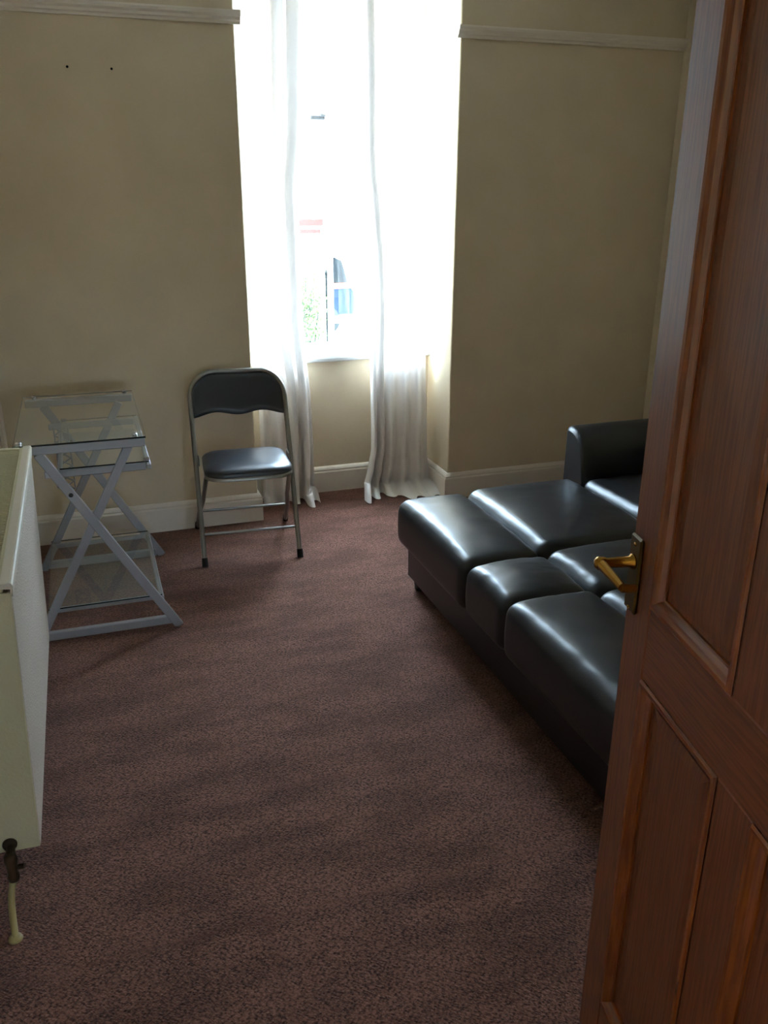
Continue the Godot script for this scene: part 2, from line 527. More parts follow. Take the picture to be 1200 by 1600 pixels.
func curtain(called: String, label: String, lefts: Array, rights: Array, folds: Array, base_z: float, puddle: Callable):
	var t := thing(called, label, "curtain", Vector3(0, 0, base_z), 0.0, "pair of pale curtains")
	var cols := 200
	var rows := []
	var ny := 74
	var noise := FastNoiseLite.new()
	noise.seed = 77
	noise.frequency = 3.0
	var top := 2.43
	for j in ny + 1:
		var v := float(j) / ny
		var y := lerpf(top, 0.05, v)
		var row := []
		var xl := curve_at(lefts, y)
		var xr := curve_at(rights, y)
		for i in cols + 1:
			var u := float(i) / cols
			var x := 0.0
			var z := 0.0
			for f in folds:   # each zone: [u from, u to, share of the width from, to, folds, depth, overlap]
				if u > f[1] and f[1] < 1.0: continue
				var q: float = (u - f[0]) / (f[1] - f[0])
				var w: float = (xr - xl) * (f[3] - f[2])
				var ph: float = TAU * f[4] * (q + 0.02 * sin(y * 2.1 + f[0] * 5.0) * sin(q * PI))
				x = xl + (xr - xl) * f[2] + w * q - sin(2.0 * ph) * f[6] * w / (TAU * f[4]) * 0.5 * lerpf(1.0, 0.35, v * v * v)
				z = f[5] * sin(ph) * lerpf(0.8, 1.15, v)
				break
			z += 0.007 * noise.get_noise_2d(u * 2.0, y * 0.8) * sin(u * PI)
			row.append(Vector3(x, y, z))
		rows.append(row)
	# the cloth that lies on the carpet
	var last: Array = rows[-1]
	for j in range(1, 13):
		var k := float(j) / 12.0
		var row := []
		for i in cols + 1:
			var u := float(i) / cols
			row.append(puddle.call(last[i], u, k))
		rows.append(row)
	var m := MB.new()
	m.sheet(rows, 1, true)
	obj("cloth", m, mats.cloth, t)
	m = MB.new()   # hem at the inner edge, a narrow doubled strip
	return t

func make_curtains():
	var z := -4.15
	var lefts := [[2.43, 0.712], [0.85, 0.716], [0.62, 0.766], [0.05, 0.768]]
	var rights := [[2.43, 1.05], [1.807, 1.025], [1.51, 0.990], [1.37, 0.993], [0.99, 0.997], [0.758, 1.012], [0.548, 1.029], [0.28, 1.039], [0.05, 1.036]]
	var folds := [[0.0, 0.45, 0.0, 0.60, 2.0, 0.020, 0.6], [0.45, 1.0, 0.58, 1.0, 2.0, 0.042, 3.6]]
	curtain("curtain", "pale sheer curtain left of the window, its hem bunched beside the chair", lefts, rights, folds, z,
		func(p: Vector3, u: float, k: float) -> Vector3:
			var e := smoothstep(0.45, 0.95, u)
			var out := 0.015 + 0.075 * e
			var lump := sin(k * PI) * 0.045 * e + 0.010 * sin(u * 23.0) * (1.0 - k)
			return Vector3(p.x + k * (u - 0.7) * 0.05 * e, maxf(0.006, lerpf(p.y, 0.007, minf(1.0, k * 1.3)) + lump + 0.006 * sin(u * 31.0 + k * 5.0) * k), p.z + out * k + 0.014 * sin(u * 17.0) * k))
	lefts = [[2.43, 1.285], [1.82, 1.292], [1.62, 1.295], [1.41, 1.322], [1.19, 1.340], [0.98, 1.350], [0.72, 1.344], [0.25, 1.349], [0.148, 1.331], [0.05, 1.308]]
	rights = [[2.43, 1.60], [1.82, 1.615], [0.7, 1.645], [0.22, 1.663], [0.05, 1.678]]
	folds = [[0.0, 0.50, 0.0, 0.27, 2.0, 0.042, 3.3], [0.50, 1.0, 0.27, 1.0, 3.0, 0.022, 0.7]]
	curtain("curtain", "pale sheer curtain right of the window, its hem spread on the carpet", lefts, rights, folds, z,
		func(p: Vector3, u: float, k: float) -> Vector3:
			var e := 1.0 - smoothstep(0.15, 0.6, u)
			var out := 0.11 + 0.03 * sin(u * 9.0 + 1.0) + 0.06 * smoothstep(0.6, 1.0, u) - 0.03 * e
			var lump := sin(k * PI) * (0.05 * e + 0.012) * (0.6 + 0.4 * sin(u * 14.0 + 0.5)) + 0.012 * sin(u * 26.0 + 1.0) * sin(k * PI)
			return Vector3(p.x - k * 0.03 * e + k * 0.012 * u, maxf(0.006, lerpf(p.y, 0.007, minf(1.0, k * 1.6)) + maxf(0.0, lump)), p.z + out * k + 0.010 * sin(u * 21.0) * k))
	var t := thing("curtain_pole", "slim white curtain pole across the top of the recess", "curtain pole", Vector3((RL + RR) / 2, 2.45, z))
	var m := MB.new()
	m.tube([Vector3(-0.5, 0, 0), Vector3(0.5, 0, 0)], 0.011, 12)
	obj("pole", m, mats.white, t)
	for s in [-1.0, 1.0]:
		m = MB.new()
		m.lathe([Vector2(0, 0), Vector2(0.024, 0), Vector2(0.024, 0.006), Vector2(0.016, 0.012), Vector2(0, 0.012)], Transform3D(Basis(Vector3.BACK, s * PI / 2), Vector3(s * 0.5, 0, 0)), 16)
		obj("bracket", m, mats.white, t)

# ------------------------------------------------------------------ sofa bed
func make_sofa():
	var t := thing("sofa_bed", "black leather sofa bed pulled out flat, its low arm by the far wall", "sofa", Vector3(1.9, 0, -2.15))
	var O := Vector3(1.9, 0, -2.15)
	var noise := FastNoiseLite.new()
	noise.seed = 5
	noise.frequency = 5.0
	var cushion := func(called: String, a: Vector3, b: Vector3, r: float, crown: float, mesh_seed: float):
		var m := MB.new()
		var c := (a + b) / 2.0
		var h := (b - a).abs() / 2.0
		m.soft(h, r, func(q: Vector3) -> Vector3:
			var fx := 1.0 - pow(absf(q.x / h.x), 2.0)
			var fz := 1.0 - pow(absf(q.z / h.z), 2.0)
			var up := smoothstep(-h.y * 0.2, h.y, q.y)
			var w := q
			w.y += crown * 1.55 * pow(maxf(0.0, fx * fz), 0.7) * up
			w.x += signf(q.x) * 0.006 * (1.0 - pow(absf(q.y / h.y), 2.0)) * smoothstep(0.7, 1.0, absf(q.x / h.x))
			w.z += signf(q.z) * 0.004 * (1.0 - pow(absf(q.y / h.y), 2.0)) * smoothstep(0.7, 1.0, absf(q.z / h.z))
			var edge := clampf(1.0 - sqrt(maxf(0.0, minf(fx, fz))), 0.0, 1.0)
			w.y += up * (0.0035 * noise.get_noise_3d(q.x + mesh_seed, q.z * 2.2, 0.0) + 0.004 * edge * noise.get_noise_3d(q.x * 3.5, q.z * 3.5, mesh_seed))
			return w, 22, 6)
		var o := obj(called, m, mats.leather, t)
		o.position = c - O
	# plinth and feet
	var m := MB.new()
	m.span(Vector3(1.135, 0.045, -3.02) - O, Vector3(1.86, 0.205, -1.28) - O, 0.012)
	m.span(Vector3(1.86, 0.045, -3.02) - O, Vector3(2.80, 0.205, -1.28) - O, 0.012)
	obj("base", m, mats.leather, t)
	for p in [Vector2(1.18, -2.98), Vector2(1.18, -1.34), Vector2(2.75, -2.98), Vector2(2.75, -1.34)]:
		m = MB.new()
		m.lathe([Vector2(0, 0), Vector2(0.024, 0), Vector2(0.028, 0.046), Vector2(0, 0.046)], Transform3D(Basis(), Vector3(p.x, 0, p.y) - O), 14)
		obj("foot", m, mats.rubber, t)
	# three rows of blocks
	cushion.call("seat_cushion", Vector3(1.075, 0.215, -2.985), Vector3(1.362, 0.400, -2.342), 0.040, 0.016, 0.0)
	cushion.call("seat_cushion", Vector3(1.080, 0.215, -2.340), Vector3(1.372, 0.392, -2.052), 0.036, 0.018, 1.7)
	cushion.call("seat_cushion", Vector3(1.075, 0.215, -2.050), Vector3(1.372, 0.408, -1.300), 0.042, 0.014, 3.1)
	cushion.call("seat_cushion", Vector3(1.366, 0.215, -2.985), Vector3(1.845, 0.412, -2.352), 0.044, 0.016, 4.9)
	cushion.call("seat_cushion", Vector3(1.376, 0.215, -2.350), Vector3(1.845, 0.404, -2.035), 0.040, 0.016, 6.3)
	cushion.call("seat_cushion", Vector3(1.376, 0.215, -2.033), Vector3(1.845, 0.408, -1.300), 0.044, 0.014, 7.7)
	cushion.call("seat_cushion", Vector3(1.848, 0.215, -2.900), Vector3(2.50, 0.428, -2.090), 0.034, 0.014, 9.2)
	cushion.call("seat_cushion", Vector3(1.848, 0.215, -2.088), Vector3(2.50, 0.428, -1.440), 0.034, 0.014, 10.4)
	# arms: upright at the outside, rolled over towards the seat
	for s in [[-3.085, 1.0], [-1.265, -1.0]]:
		m = MB.new()
		var poly := PackedVector2Array()
		poly.append(Vector2(0.0, 0.05))
		poly.append(Vector2(0.185, 0.05))
		poly.append(Vector2(0.175, 0.30))
		poly.append(Vector2(0.160, 0.42))
		for k in 9:
			var a := PI / 2.0 * k / 8.0
			poly.append(Vector2(0.030 + 0.120 * cos(a), 0.490 + 0.118 * sin(a)))
		for k in 4:
			var a := PI / 2.0 * (k + 1) / 4.0
			poly.append(Vector2(0.022 - 0.022 * sin(a), 0.586 + 0.022 * cos(a)))
		var s0: float = s[0]
		var s1: float = s[1]
		var at := Transform3D(Basis(Vector3(0, 0, s1), Vector3.UP, Vector3(-s1, 0, 0)), Vector3(0, 0, s0) - Vector3(O.x, 0, O.z))
		arm_mesh(m, poly, 1.862, 2.80, at, s1)
		obj("armrest", m, mats.leather, t)
	m = MB.new()
	m.soft(Vector3(0.16, 0.20, 0.70), 0.07, func(q: Vector3) -> Vector3: return q + Vector3(0.10 * (q.y + 0.2) - 0.02, 0, 0), 16, 5)
	var back := obj("backrest", m, mats.leather, t)
	back.position = Vector3(2.63, 0.60, -2.175) - O

# rounded-end extrusion: the profile shrinks over the last centimetres, as stuffed leather does
func arm_mesh(m: MB, poly: PackedVector2Array, x0: float, x1: float, at: Transform3D, s: float):
	var c := Vector2()
	for p in poly: c += p
	c /= poly.size()
	var stations := [[0.0, 0.022], [0.003, 0.012], [0.010, 0.004], [0.022, 0.0], [x1 - x0 - 0.022, 0.0], [x1 - x0 - 0.006, 0.006], [x1 - x0, 0.022]]
	var rings := []
	for st in stations:
		var ring := []
		for p in poly:
			var q: Vector2 = p + (c - p).normalized() * st[1]
			ring.append(at * Vector3(q.x, q.y, -s * (x0 + st[0])))
		rings.append(ring)
	var n := poly.size()
	for i in rings.size() - 1:
		for k in n:
			var k2 := (k + 1) % n
			var sg := 1
			if s > 0: m.quad(rings[i][k], rings[i + 1][k], rings[i + 1][k2], rings[i][k2], sg)
			else: m.quad(rings[i][k], rings[i][k2], rings[i + 1][k2], rings[i + 1][k], sg)
	var ix := Geometry2D.triangulate_polygon(poly)
	for e in [[0, -1.0], [rings.size() - 1, 1.0]]:
		for k in range(0, ix.size(), 3):
			var r: Array = rings[e[0]]
			var a: Vector3 = r[ix[k]]; var b: Vector3 = r[ix[k + 1]]; var d: Vector3 = r[ix[k + 2]]
			if (b - a).cross(d - a).x * e[1] > 0.0: m.tri(a, b, d, 2)
			else: m.tri(a, d, b, 2)

# ------------------------------------------------------------------ folding chair
func make_chair():
	var t := thing("folding_chair", "grey padded metal folding chair standing by the left curtain", "chair", Vector3(0.599, 0, -3.689), -0.07)
	var hw := 0.207
	var F := Vector3(0, 0, 0.228)       # front foot
	var T := Vector3(0, 0.772, -0.125)  # top of the back
	var on := func(y: float, x: float) -> Vector3: return Vector3(x, y, lerpf(F.z, T.z, y / T.y))
	# the bent tube: front legs and back in one
	var path := []
	for k in 9: path.append(on.call(0.012 + (0.662 - 0.012) * k / 8.0, -hw))
	var r := 0.110
	for k in range(1, 10):
		var a := PI / 2.0 * k / 9.0
		path.append(on.call(0.662 + r * sin(a), -hw + r * (1.0 - cos(a))))
	for k in range(1, 10):
		var a := PI / 2.0 * (1.0 - k / 9.0)
		path.append(on.call(0.662 + r * sin(a), hw - r * (1.0 - cos(a))))
	for k in range(1, 9): path.append(on.call(0.662 - (0.662 - 0.012) * k / 8.0, hw))
	var m := MB.new()
	m.tube(path, 0.0108, 14)
	obj("back_frame", m, mats.chrome, t)
	# rear legs
	var R0 := Vector3(0, 0.012, -0.222)
	var R1 := Vector3(0, 0.415, 0.235)
	for s in [-1.0, 1.0]:
		m = MB.new()
		m.tube([R0 + Vector3(s * 0.2105, 0, 0), R0.lerp(R1, 0.3) + Vector3(s * 0.203, 0, 0), R0.lerp(R1, 0.55) + Vector3(s * 0.187, 0, 0), R0.lerp(R1, 0.94) + Vector3(s * 0.176, 0, 0), R1 + Vector3(s * 0.172, 0, 0.01)], 0.0100, 12)
		obj("rear_leg", m, mats.chrome, t)
	m = MB.new()
	var fa: Vector3 = on.call(0.125, -hw)
	m.tube([fa, fa + Vector3(2.0 * hw, 0, 0)], 0.0062, 10)
	obj("stretcher", m, mats.chrome, t)
	m = MB.new()
	var ra := R0.lerp(R1, 0.33)
	m.tube([ra - Vector3(0.201, 0, 0), ra + Vector3(0.201, 0, 0)], 0.0062, 10)
	obj("stretcher", m, mats.chrome, t)
	for s in [-1.0, 1.0]:
		m = MB.new()
		m.tube([Vector3(s * hw, 0.0, 0.2335), Vector3(s * hw, 0.034, 0.2175)], [0.0135, 0.0130], 14)
		obj("foot_cap", m, mats.rubber, t)
		m = MB.new()
		m.tube([R0 + Vector3(s * 0.211, -0.012, -0.012), R0 + Vector3(s * 0.210, 0.024, 0.018)], [0.0130, 0.0125], 14)
		obj("foot_cap", m, mats.rubber, t)
	# seat: a rounded pad on a metal tray
	var outline := PackedVector2Array()
	var corner := func(cx: float, cz: float, rr: float, a0: float):
		for k in 7:
			var a := a0 + PI / 2.0 * k / 6.0
			outline.append(Vector2(cx + rr * cos(a), cz + rr * sin(a)))
	corner.call(0.183 - 0.080, 0.318 - 0.080, 0.080, 0.0)
	corner.call(-0.183 + 0.080, 0.318 - 0.080, 0.080, PI / 2)
	corner.call(-0.180 + 0.060, -0.012 + 0.060, 0.060, PI)
	corner.call(0.180 - 0.060, -0.012 + 0.060, 0.060, PI * 1.5)
	m = MB.new()
	pad(m, outline, 0.420, 0.010, [[0.0, 0.0], [0.0, 0.012], [0.006, 0.022], [0.020, 0.031], [0.06, 0.037], [0.12, 0.039]])
	obj("seat", m, mats.vinyl, t)
	m = MB.new()
	pad(m, outline, 0.404, 0.004, [[0.0, 0.0], [0.0, 0.016]])
	obj("seat_frame", m, mats.chrome, t)
	for s in [-1.0, 1.0]:
		m = MB.new()
		m.box(Vector3(s * 0.194, 0.420, 0.045), Vector3(0.006, 0.034, 0.060), 0.002)
		obj("bracket", m, mats.chrome, t)
	# back pad
	var low := func(x: float) -> float: return 0.592 + 0.0155 * (0.5 - 0.5 * cos(TAU * (x / hw) )) * (1.0 if absf(x) < hw else 0.0) - 0.004 * absf(x / hw)
	var high := func(x: float) -> float:
		var ax := absf(x)
		return T.y if ax < hw - r else 0.662 + sqrt(maxf(0.0, r * r - pow(ax - (hw - r), 2.0)))
	m = MB.new()
	var front := []
	var rear := []
	var n := 44
	for j in 13:
		var rf := []
		var rb := []
		for i in n + 1:
			var x: float = lerpf(-hw + 0.006, hw - 0.006, float(i) / n)
			var v := j / 12.0
			var y: float = lerpf(low.call(x), high.call(x) - 0.004, v)
			var p: Vector3 = on.call(y, x)
			var e: float = minf(1.0, 5.0 * minf(minf(v, 1.0 - v) * 1.2, minf(float(i), float(n - i)) / n * 2.0))
			var th := 0.004 + 0.010 * sqrt(maxf(0.0, e * (2.0 - e)))
			var bow := -0.012 * (1.0 - pow(x / hw, 2.0))
			rf.append(p + Vector3(0, 0, th + bow))
			rb.append(p + Vector3(0, 0, -th + bow))
		front.append(rf)
		rear.append(rb)
	m.sheet(front, 1)
	m.sheet(rear, 1, true)
	for rows in [[front, rear]]:
		var edge_f := []; var edge_b := []
		for i in n + 1: edge_f.append(rows[0][0][i]); edge_b.append(rows[1][0][i])
		m.sheet([edge_b, edge_f], 2)
		edge_f = []; edge_b = []
		for i in n + 1: edge_f.append(rows[0][12][i]); edge_b.append(rows[1][12][i])
		m.sheet([edge_f, edge_b], 2)
		edge_f = []; edge_b = []
		for j in 13: edge_f.append(rows[0][j][0]); edge_b.append(rows[1][j][0])
		m.sheet([edge_f, edge_b], 2)
		edge_f = []; edge_b = []
		for j in 13: edge_f.append(rows[0][j][n]); edge_b.append(rows[1][j][n])
		m.sheet([edge_b, edge_f], 2)
	obj("backrest", m, mats.vinyl, t)

# a rounded pad over an outline in xz: rings of [inset, height above y0]
func pad(m: MB, outline: PackedVector2Array, y0: float, _r: float, rings: Array):
	var c := Vector2()
	for p in outline: c += p
	c /= outline.size()
	var all := []
	for g in rings:
		var row := []
		for p in outline:
			var d := p - c
			var q: Vector2 = c + d * (1.0 - g[0] / 0.18)
			row.append(Vector3(q.x, y0 + g[1], q.y))
		row.append(row[0])
		all.append(row)
	m.sheet(all, 1, true)
	var n := outline.size()
	var top: Array = all[-1]
	var bot: Array = all[0]
	var tc := Vector3(c.x, top[0].y + 0.001, c.y)
	var bc := Vector3(c.x, bot[0].y, c.y)
	for k in n:
		m.tri(tc, top[k + 1], top[k], 1)
		m.tri(bc, bot[k], bot[k + 1], 2)

# ------------------------------------------------------------------ glass desk
func make_desk():
	var t := thing("glass_desk", "small clear glass desk on silver crossed metal legs behind the radiator", "desk", Vector3(-0.04, 0, -3.31))
	var O := Vector3(-0.04, 0, -3.31)
	var zs := [-2.972, -3.662]
	var Z := Vector3(0, 0, 1)
	for i in 2:
		var z: float = zs[i]
		var s := -1.0 if i == 0 else 1.0    # inwards
		var m := MB.new()
		m.bar(Vector3(-0.196, 0.706, z) - O, Vector3(0.212, 0.0, z) - O, 0.032, 0.014, Z)
		obj("leg", m, mats.silver, t)
		m = MB.new()
		m.bar(Vector3(0.096, 0.706, z + s * 0.015) - O, Vector3(-0.282, 0.0, z + s * 0.015) - O, 0.030, 0.014, Z)
		obj("leg", m, mats.silver, t)
		m = MB.new()
		m.span(Vector3(-0.262, 0.705, z - 0.013) - O, Vector3(0.150, 0.735, z + 0.013) - O, 0.003)
		obj("top_rail", m, mats.silver, t)
		m = MB.new()
		m.span(Vector3(-0.185, 0.612, z + s * 0.024 - 0.008) - O, Vector3(0.148, 0.637, z + s * 0.024 + 0.008) - O, 0.003)
		obj("tray_runner", m, mats.silver, t)
		m = MB.new()
		m.span(Vector3(-0.235, 0.105, z + s * 0.034 - 0.009) - O, Vector3(0.150, 0.121, z + s * 0.034 + 0.009) - O, 0.003)
		obj("shelf_rail", m, mats.silver, t)
		m = MB.new()
		m.span(Vector3(-0.262, 0.008, z + s * 0.016 - 0.011) - O, Vector3(0.188, 0.040, z + s * 0.016 + 0.011) - O, 0.003)
		obj("foot_rail", m, mats.silver, t)
		m = MB.new()   # pivot bolt where the legs cross
		m.lathe([Vector2(0, -0.012), Vector2(0.009, -0.012), Vector2(0.009, 0.002), Vector2(0.006, 0.005), Vector2(0, 0.006)], Transform3D(Basis(Vector3.RIGHT, PI / 2 * -s), Vector3(-0.109, 0.554, z - s * 0.004) - O), 12)
		obj("bolt", m, mats.rubber, t)
	# rails along the desk
	var m := MB.new()
	m.span(Vector3(0.148, 0.620, -3.66) - O, Vector3(0.164, 0.640, -2.965) - O, 0.003)
	obj("tray_front_rail", m, mats.silver, t)
	m = MB.new()
	m.span(Vector3(0.150, 0.105, -3.65) - O, Vector3(0.166, 0.123, -2.985) - O, 0.003)
	obj("shelf_side_rail", m, mats.silver, t)
	# narrow lattice strip hanging from the far tray runner
	m = MB.new()
	var lx0 := -0.166
	var lx1 := -0.112
	var ly0 := 0.360
	var ly1 := 0.625
	var lz := -3.630
	for x in [lx0, lx1]: m.bar(Vector3(x, ly0, lz) - O, Vector3(x, ly1, lz) - O, 0.006, 0.006, Z)
	m.bar(Vector3(lx0, ly0, lz) - O, Vector3(lx1, ly0, lz) - O, 0.006, 0.006, Z)
	var nz := 8
	for k in nz:
		var h0 := lerpf(ly0, ly1, float(k) / nz)
		var h1 := lerpf(ly0, ly1, float(k + 1) / nz)
		m.tube([Vector3(lx0, h0, lz) - O, Vector3(lx1, h1, lz) - O], 0.0032, 6)
		m.tube([Vector3(lx1, h0, lz + 0.004) - O, Vector3(lx0, h1, lz + 0.004) - O], 0.0032, 6)
	obj("lattice_strip", m, mats.silver, t)
	m = MB.new()
	m.span(Vector3(-0.150, 0.575, -3.640) - O, Vector3(-0.134, 0.600, -2.985) - O, 0.003)
	obj("stretcher", m, mats.silver, t)
	# three sheets of glass
	for g in [["glass_top", Vector3(-0.268, 0.7385, -3.685), Vector3(0.153, 0.7445, -2.945)], ["keyboard_tray", Vector3(-0.135, 0.6405, -3.655), Vector3(0.158, 0.6455, -2.985)], ["glass_shelf", Vector3(-0.235, 0.1235, -3.650), Vector3(0.160, 0.1285, -2.990)]]:
		var a: Vector3 = g[1] - O
		var b: Vector3 = g[2] - O
		m = MB.new()
		var y := b.y
		m.quad(Vector3(a.x, y, b.z), Vector3(b.x, y, b.z), Vector3(b.x, y, a.z), Vector3(a.x, y, a.z))
		var sheet_o := obj(g[0], m, mats.glass, t)
		m = MB.new()
		var c := [Vector3(a.x, 0, b.z), Vector3(b.x, 0, b.z), Vector3(b.x, 0, a.z), Vector3(a.x, 0, a.z)]
		for k in 4:
			var p: Vector3 = c[k]; var q: Vector3 = c[(k + 1) % 4]
			m.quad(p + Vector3(0, a.y, 0), q + Vector3(0, a.y, 0), q + Vector3(0, b.y - 0.0002, 0), p + Vector3(0, b.y - 0.0002, 0))
			var e := (q - p).normalized()
			var inw := Vector3(e.z, 0, -e.x) * 0.0015
			m.quad(q + Vector3(0, a.y, 0) + inw, p + Vector3(0, a.y, 0) + inw, p + Vector3(0, b.y - 0.0002, 0) + inw, q + Vector3(0, b.y - 0.0002, 0) + inw)
		obj("green_edge", m, mats.glass_edge, sheet_o)
	for p in [Vector3(-0.225, 0.7455, -3.662), Vector3(0.122, 0.7455, -3.662), Vector3(0.118, 0.7455, -2.972), Vector3(-0.250, 0.7455, -2.972)]:
		m = MB.new()
		m.lathe([Vector2(0, 0), Vector2(0.010, 0), Vector2(0.010, 0.003), Vector2(0.007, 0.006), Vector2(0, 0.007)], Transform3D(Basis(), p - O), 16)
		m.lathe([Vector2(0, -0.010), Vector2(0.008, -0.010), Vector2(0.008, -0.0015), Vector2(0, -0.0015)], Transform3D(Basis(), p - O), 12)
		obj("stud", m, mats.stud, t)
	for p in [Vector3(0.150, 0.6455, -3.0), Vector3(-0.125, 0.6455, -3.64)]:
		m = MB.new()
		m.box(p + Vector3(0, 0.003, 0) - O, Vector3(0.022, 0.010, 0.018), 0.003)
		obj("clip", m, mats.stud, t)

# ------------------------------------------------------------------ radiator
func make_radiator():
	# local frame: origin at the floor under the front face, x into the room, z along the wall; it leans out a little at the top
	var t := thing("radiator", "cream panel radiator with slotted top grille on the left wall", "radiator", Vector3(-0.2335, 0, -1.757))
	var lean := -0.040
	var y0 := 0.121
	var y1 := 0.787
	var back := -0.135
	var len := 1.035
	var B := Basis(Vector3.BACK, lean)
	var put := func(o: Node3D): o.basis = B
	var m := MB.new()
	m.span(Vector3(-0.010, y0, -len), Vector3(0.0, y1 - 0.022, -0.004), 0.003)
	put.call(obj("front_panel", m, mats.rough_enamel, t))
	m = MB.new()
	m.span(Vector3(back, y0, -0.006), Vector3(-0.001, y1 - 0.024, 0.0), 0.002)
	put.call(obj("side_panel", m, mats.enamel, t))
	m = MB.new()
	m.span(Vector3(back, y0, -len), Vector3(-0.001, y1 - 0.024, -len + 0.006), 0.002)
	put.call(obj("side_panel", m, mats.enamel, t))
	m = MB.new()   # water-filled panels inside
	m.span(Vector3(back + 0.012, y0 + 0.01, -len + 0.02), Vector3(back + 0.030, y1 - 0.06, -0.02), 0.004)
	m.span(Vector3(-0.034, y0 + 0.01, -len + 0.02), Vector3(-0.016, y1 - 0.06, -0.02), 0.004)
	put.call(obj("inner_panel", m, mats.enamel, t))
	m = MB.new()   # grille: border and many cross slats
	m.span(Vector3(back, y1 - 0.022, -len), Vector3(back + 0.016, y1 - 0.004, 0), 0.002)
	m.span(Vector3(-0.030, y1 - 0.022, -len), Vector3(-0.016, y1 - 0.004, 0), 0.002)
	m.span(Vector3(back + 0.016, y1 - 0.022, -0.020), Vector3(-0.030, y1 - 0.004, 0.0), 0.002)
	m.span(Vector3(back + 0.016, y1 - 0.022, -len), Vector3(-0.030, y1 - 0.004, -len + 0.02), 0.002)
	m.span(Vector3(back + 0.01, y1 - 0.045, -len + 0.01), Vector3(-0.03, y1 - 0.040, -0.01), 0.0)
	put.call(obj("grille_frame", m, mats.enamel, t))
	m = MB.new()
	var n := 88
	for k in n:
		var z := lerpf(-len + 0.024, -0.024, float(k) / (n - 1))
		m.box(Vector3((back - 0.014) / 2.0, y1 - 0.011, z), Vector3(-back - 0.044, 0.006, 0.0055), 0.0015)
	put.call(tag(obj("grille_slats", m, mats.enamel, t), "close-set grille slats", "", "", "stuff"))
	m = MB.new()   # pressed lip along the top front edge
	var poly := PackedVector2Array()
	for p in [Vector2(-0.020, y1 - 0.012), Vector2(-0.001, y1 - 0.014), Vector2(-0.001, y1 - 0.030), Vector2(0.003, y1 - 0.030), Vector2(0.004, y1 - 0.006), Vector2(0.001, y1 - 0.001), Vector2(-0.003, y1), Vector2(-0.021, y1 - 0.002)]: poly.append(p)
	m.prism(poly, -len - 0.003, 0.003)
	put.call(obj("top_lip", m, mats.lip, t))
	m = MB.new()   # screwed boss the pipe enters
	m.lathe([Vector2(0, -0.001), Vector2(0.016, -0.001), Vector2(0.016, 0.004), Vector2(0.012, 0.006), Vector2(0.012, 0.012), Vector2(0, 0.012)], Transform3D(B * Basis(Vector3.RIGHT, PI / 2), B * Vector3(-0.064, y0 + 0.022, 0.0)), 18)
	obj("boss", m, mats.rust, t)
	# brackets that carry it on the wall
	for z in [-0.25, -len + 0.25]:
		m = MB.new()
		m.span(Vector3(LEFT + 0.2335 + 0.001, 0.30, z - 0.02), Vector3(-0.120, 0.66, z + 0.02), 0.003)
		obj("bracket", m, mats.enamel, t)
	# valve and supply pipe at the near end
	var b := Vector3(-0.055, 0.138, 0.045)
	m = MB.new()
	m.tube([Vector3(-0.056, y0 + 0.022, 0.010), Vector3(-0.056, y0 + 0.021, 0.040)], 0.010, 12)
	m.lathe([Vector2(0, -0.055), Vector2(0.012, -0.055), Vector2(0.014, -0.042), Vector2(0.011, -0.034), Vector2(0.0125, -0.010), Vector2(0.015, 0.0), Vector2(0.013, 0.012), Vector2(0, 0.014)], Transform3D(Basis(), b), 14)
	m.tube([b + Vector3(0.008, -0.022, 0), b + Vector3(0.026, -0.020, 0.004)], 0.006, 10)
	obj("valve", m, mats.dull_brass, t)
	m = MB.new()
	var path := []
	for k in 9:
		var s := k / 8.0
		path.append(Vector3(-0.055 - 0.008 * sin(s * PI) - 0.004 * s, lerpf(0.088, 0.0, s), 0.045 + 0.090 * s * s))
	m.tube(path, 0.0075, 12)
	obj("pipe", m, mats.pipe, t)
	m = MB.new()
	m.lathe([Vector2(0, 0), Vector2(0.016, 0), Vector2(0.014, 0.005), Vector2(0.009, 0.007), Vector2(0, 0.007)], Transform3D(Basis(), path[8]), 14)
	obj("pipe_collar", m, mats.pipe, t)

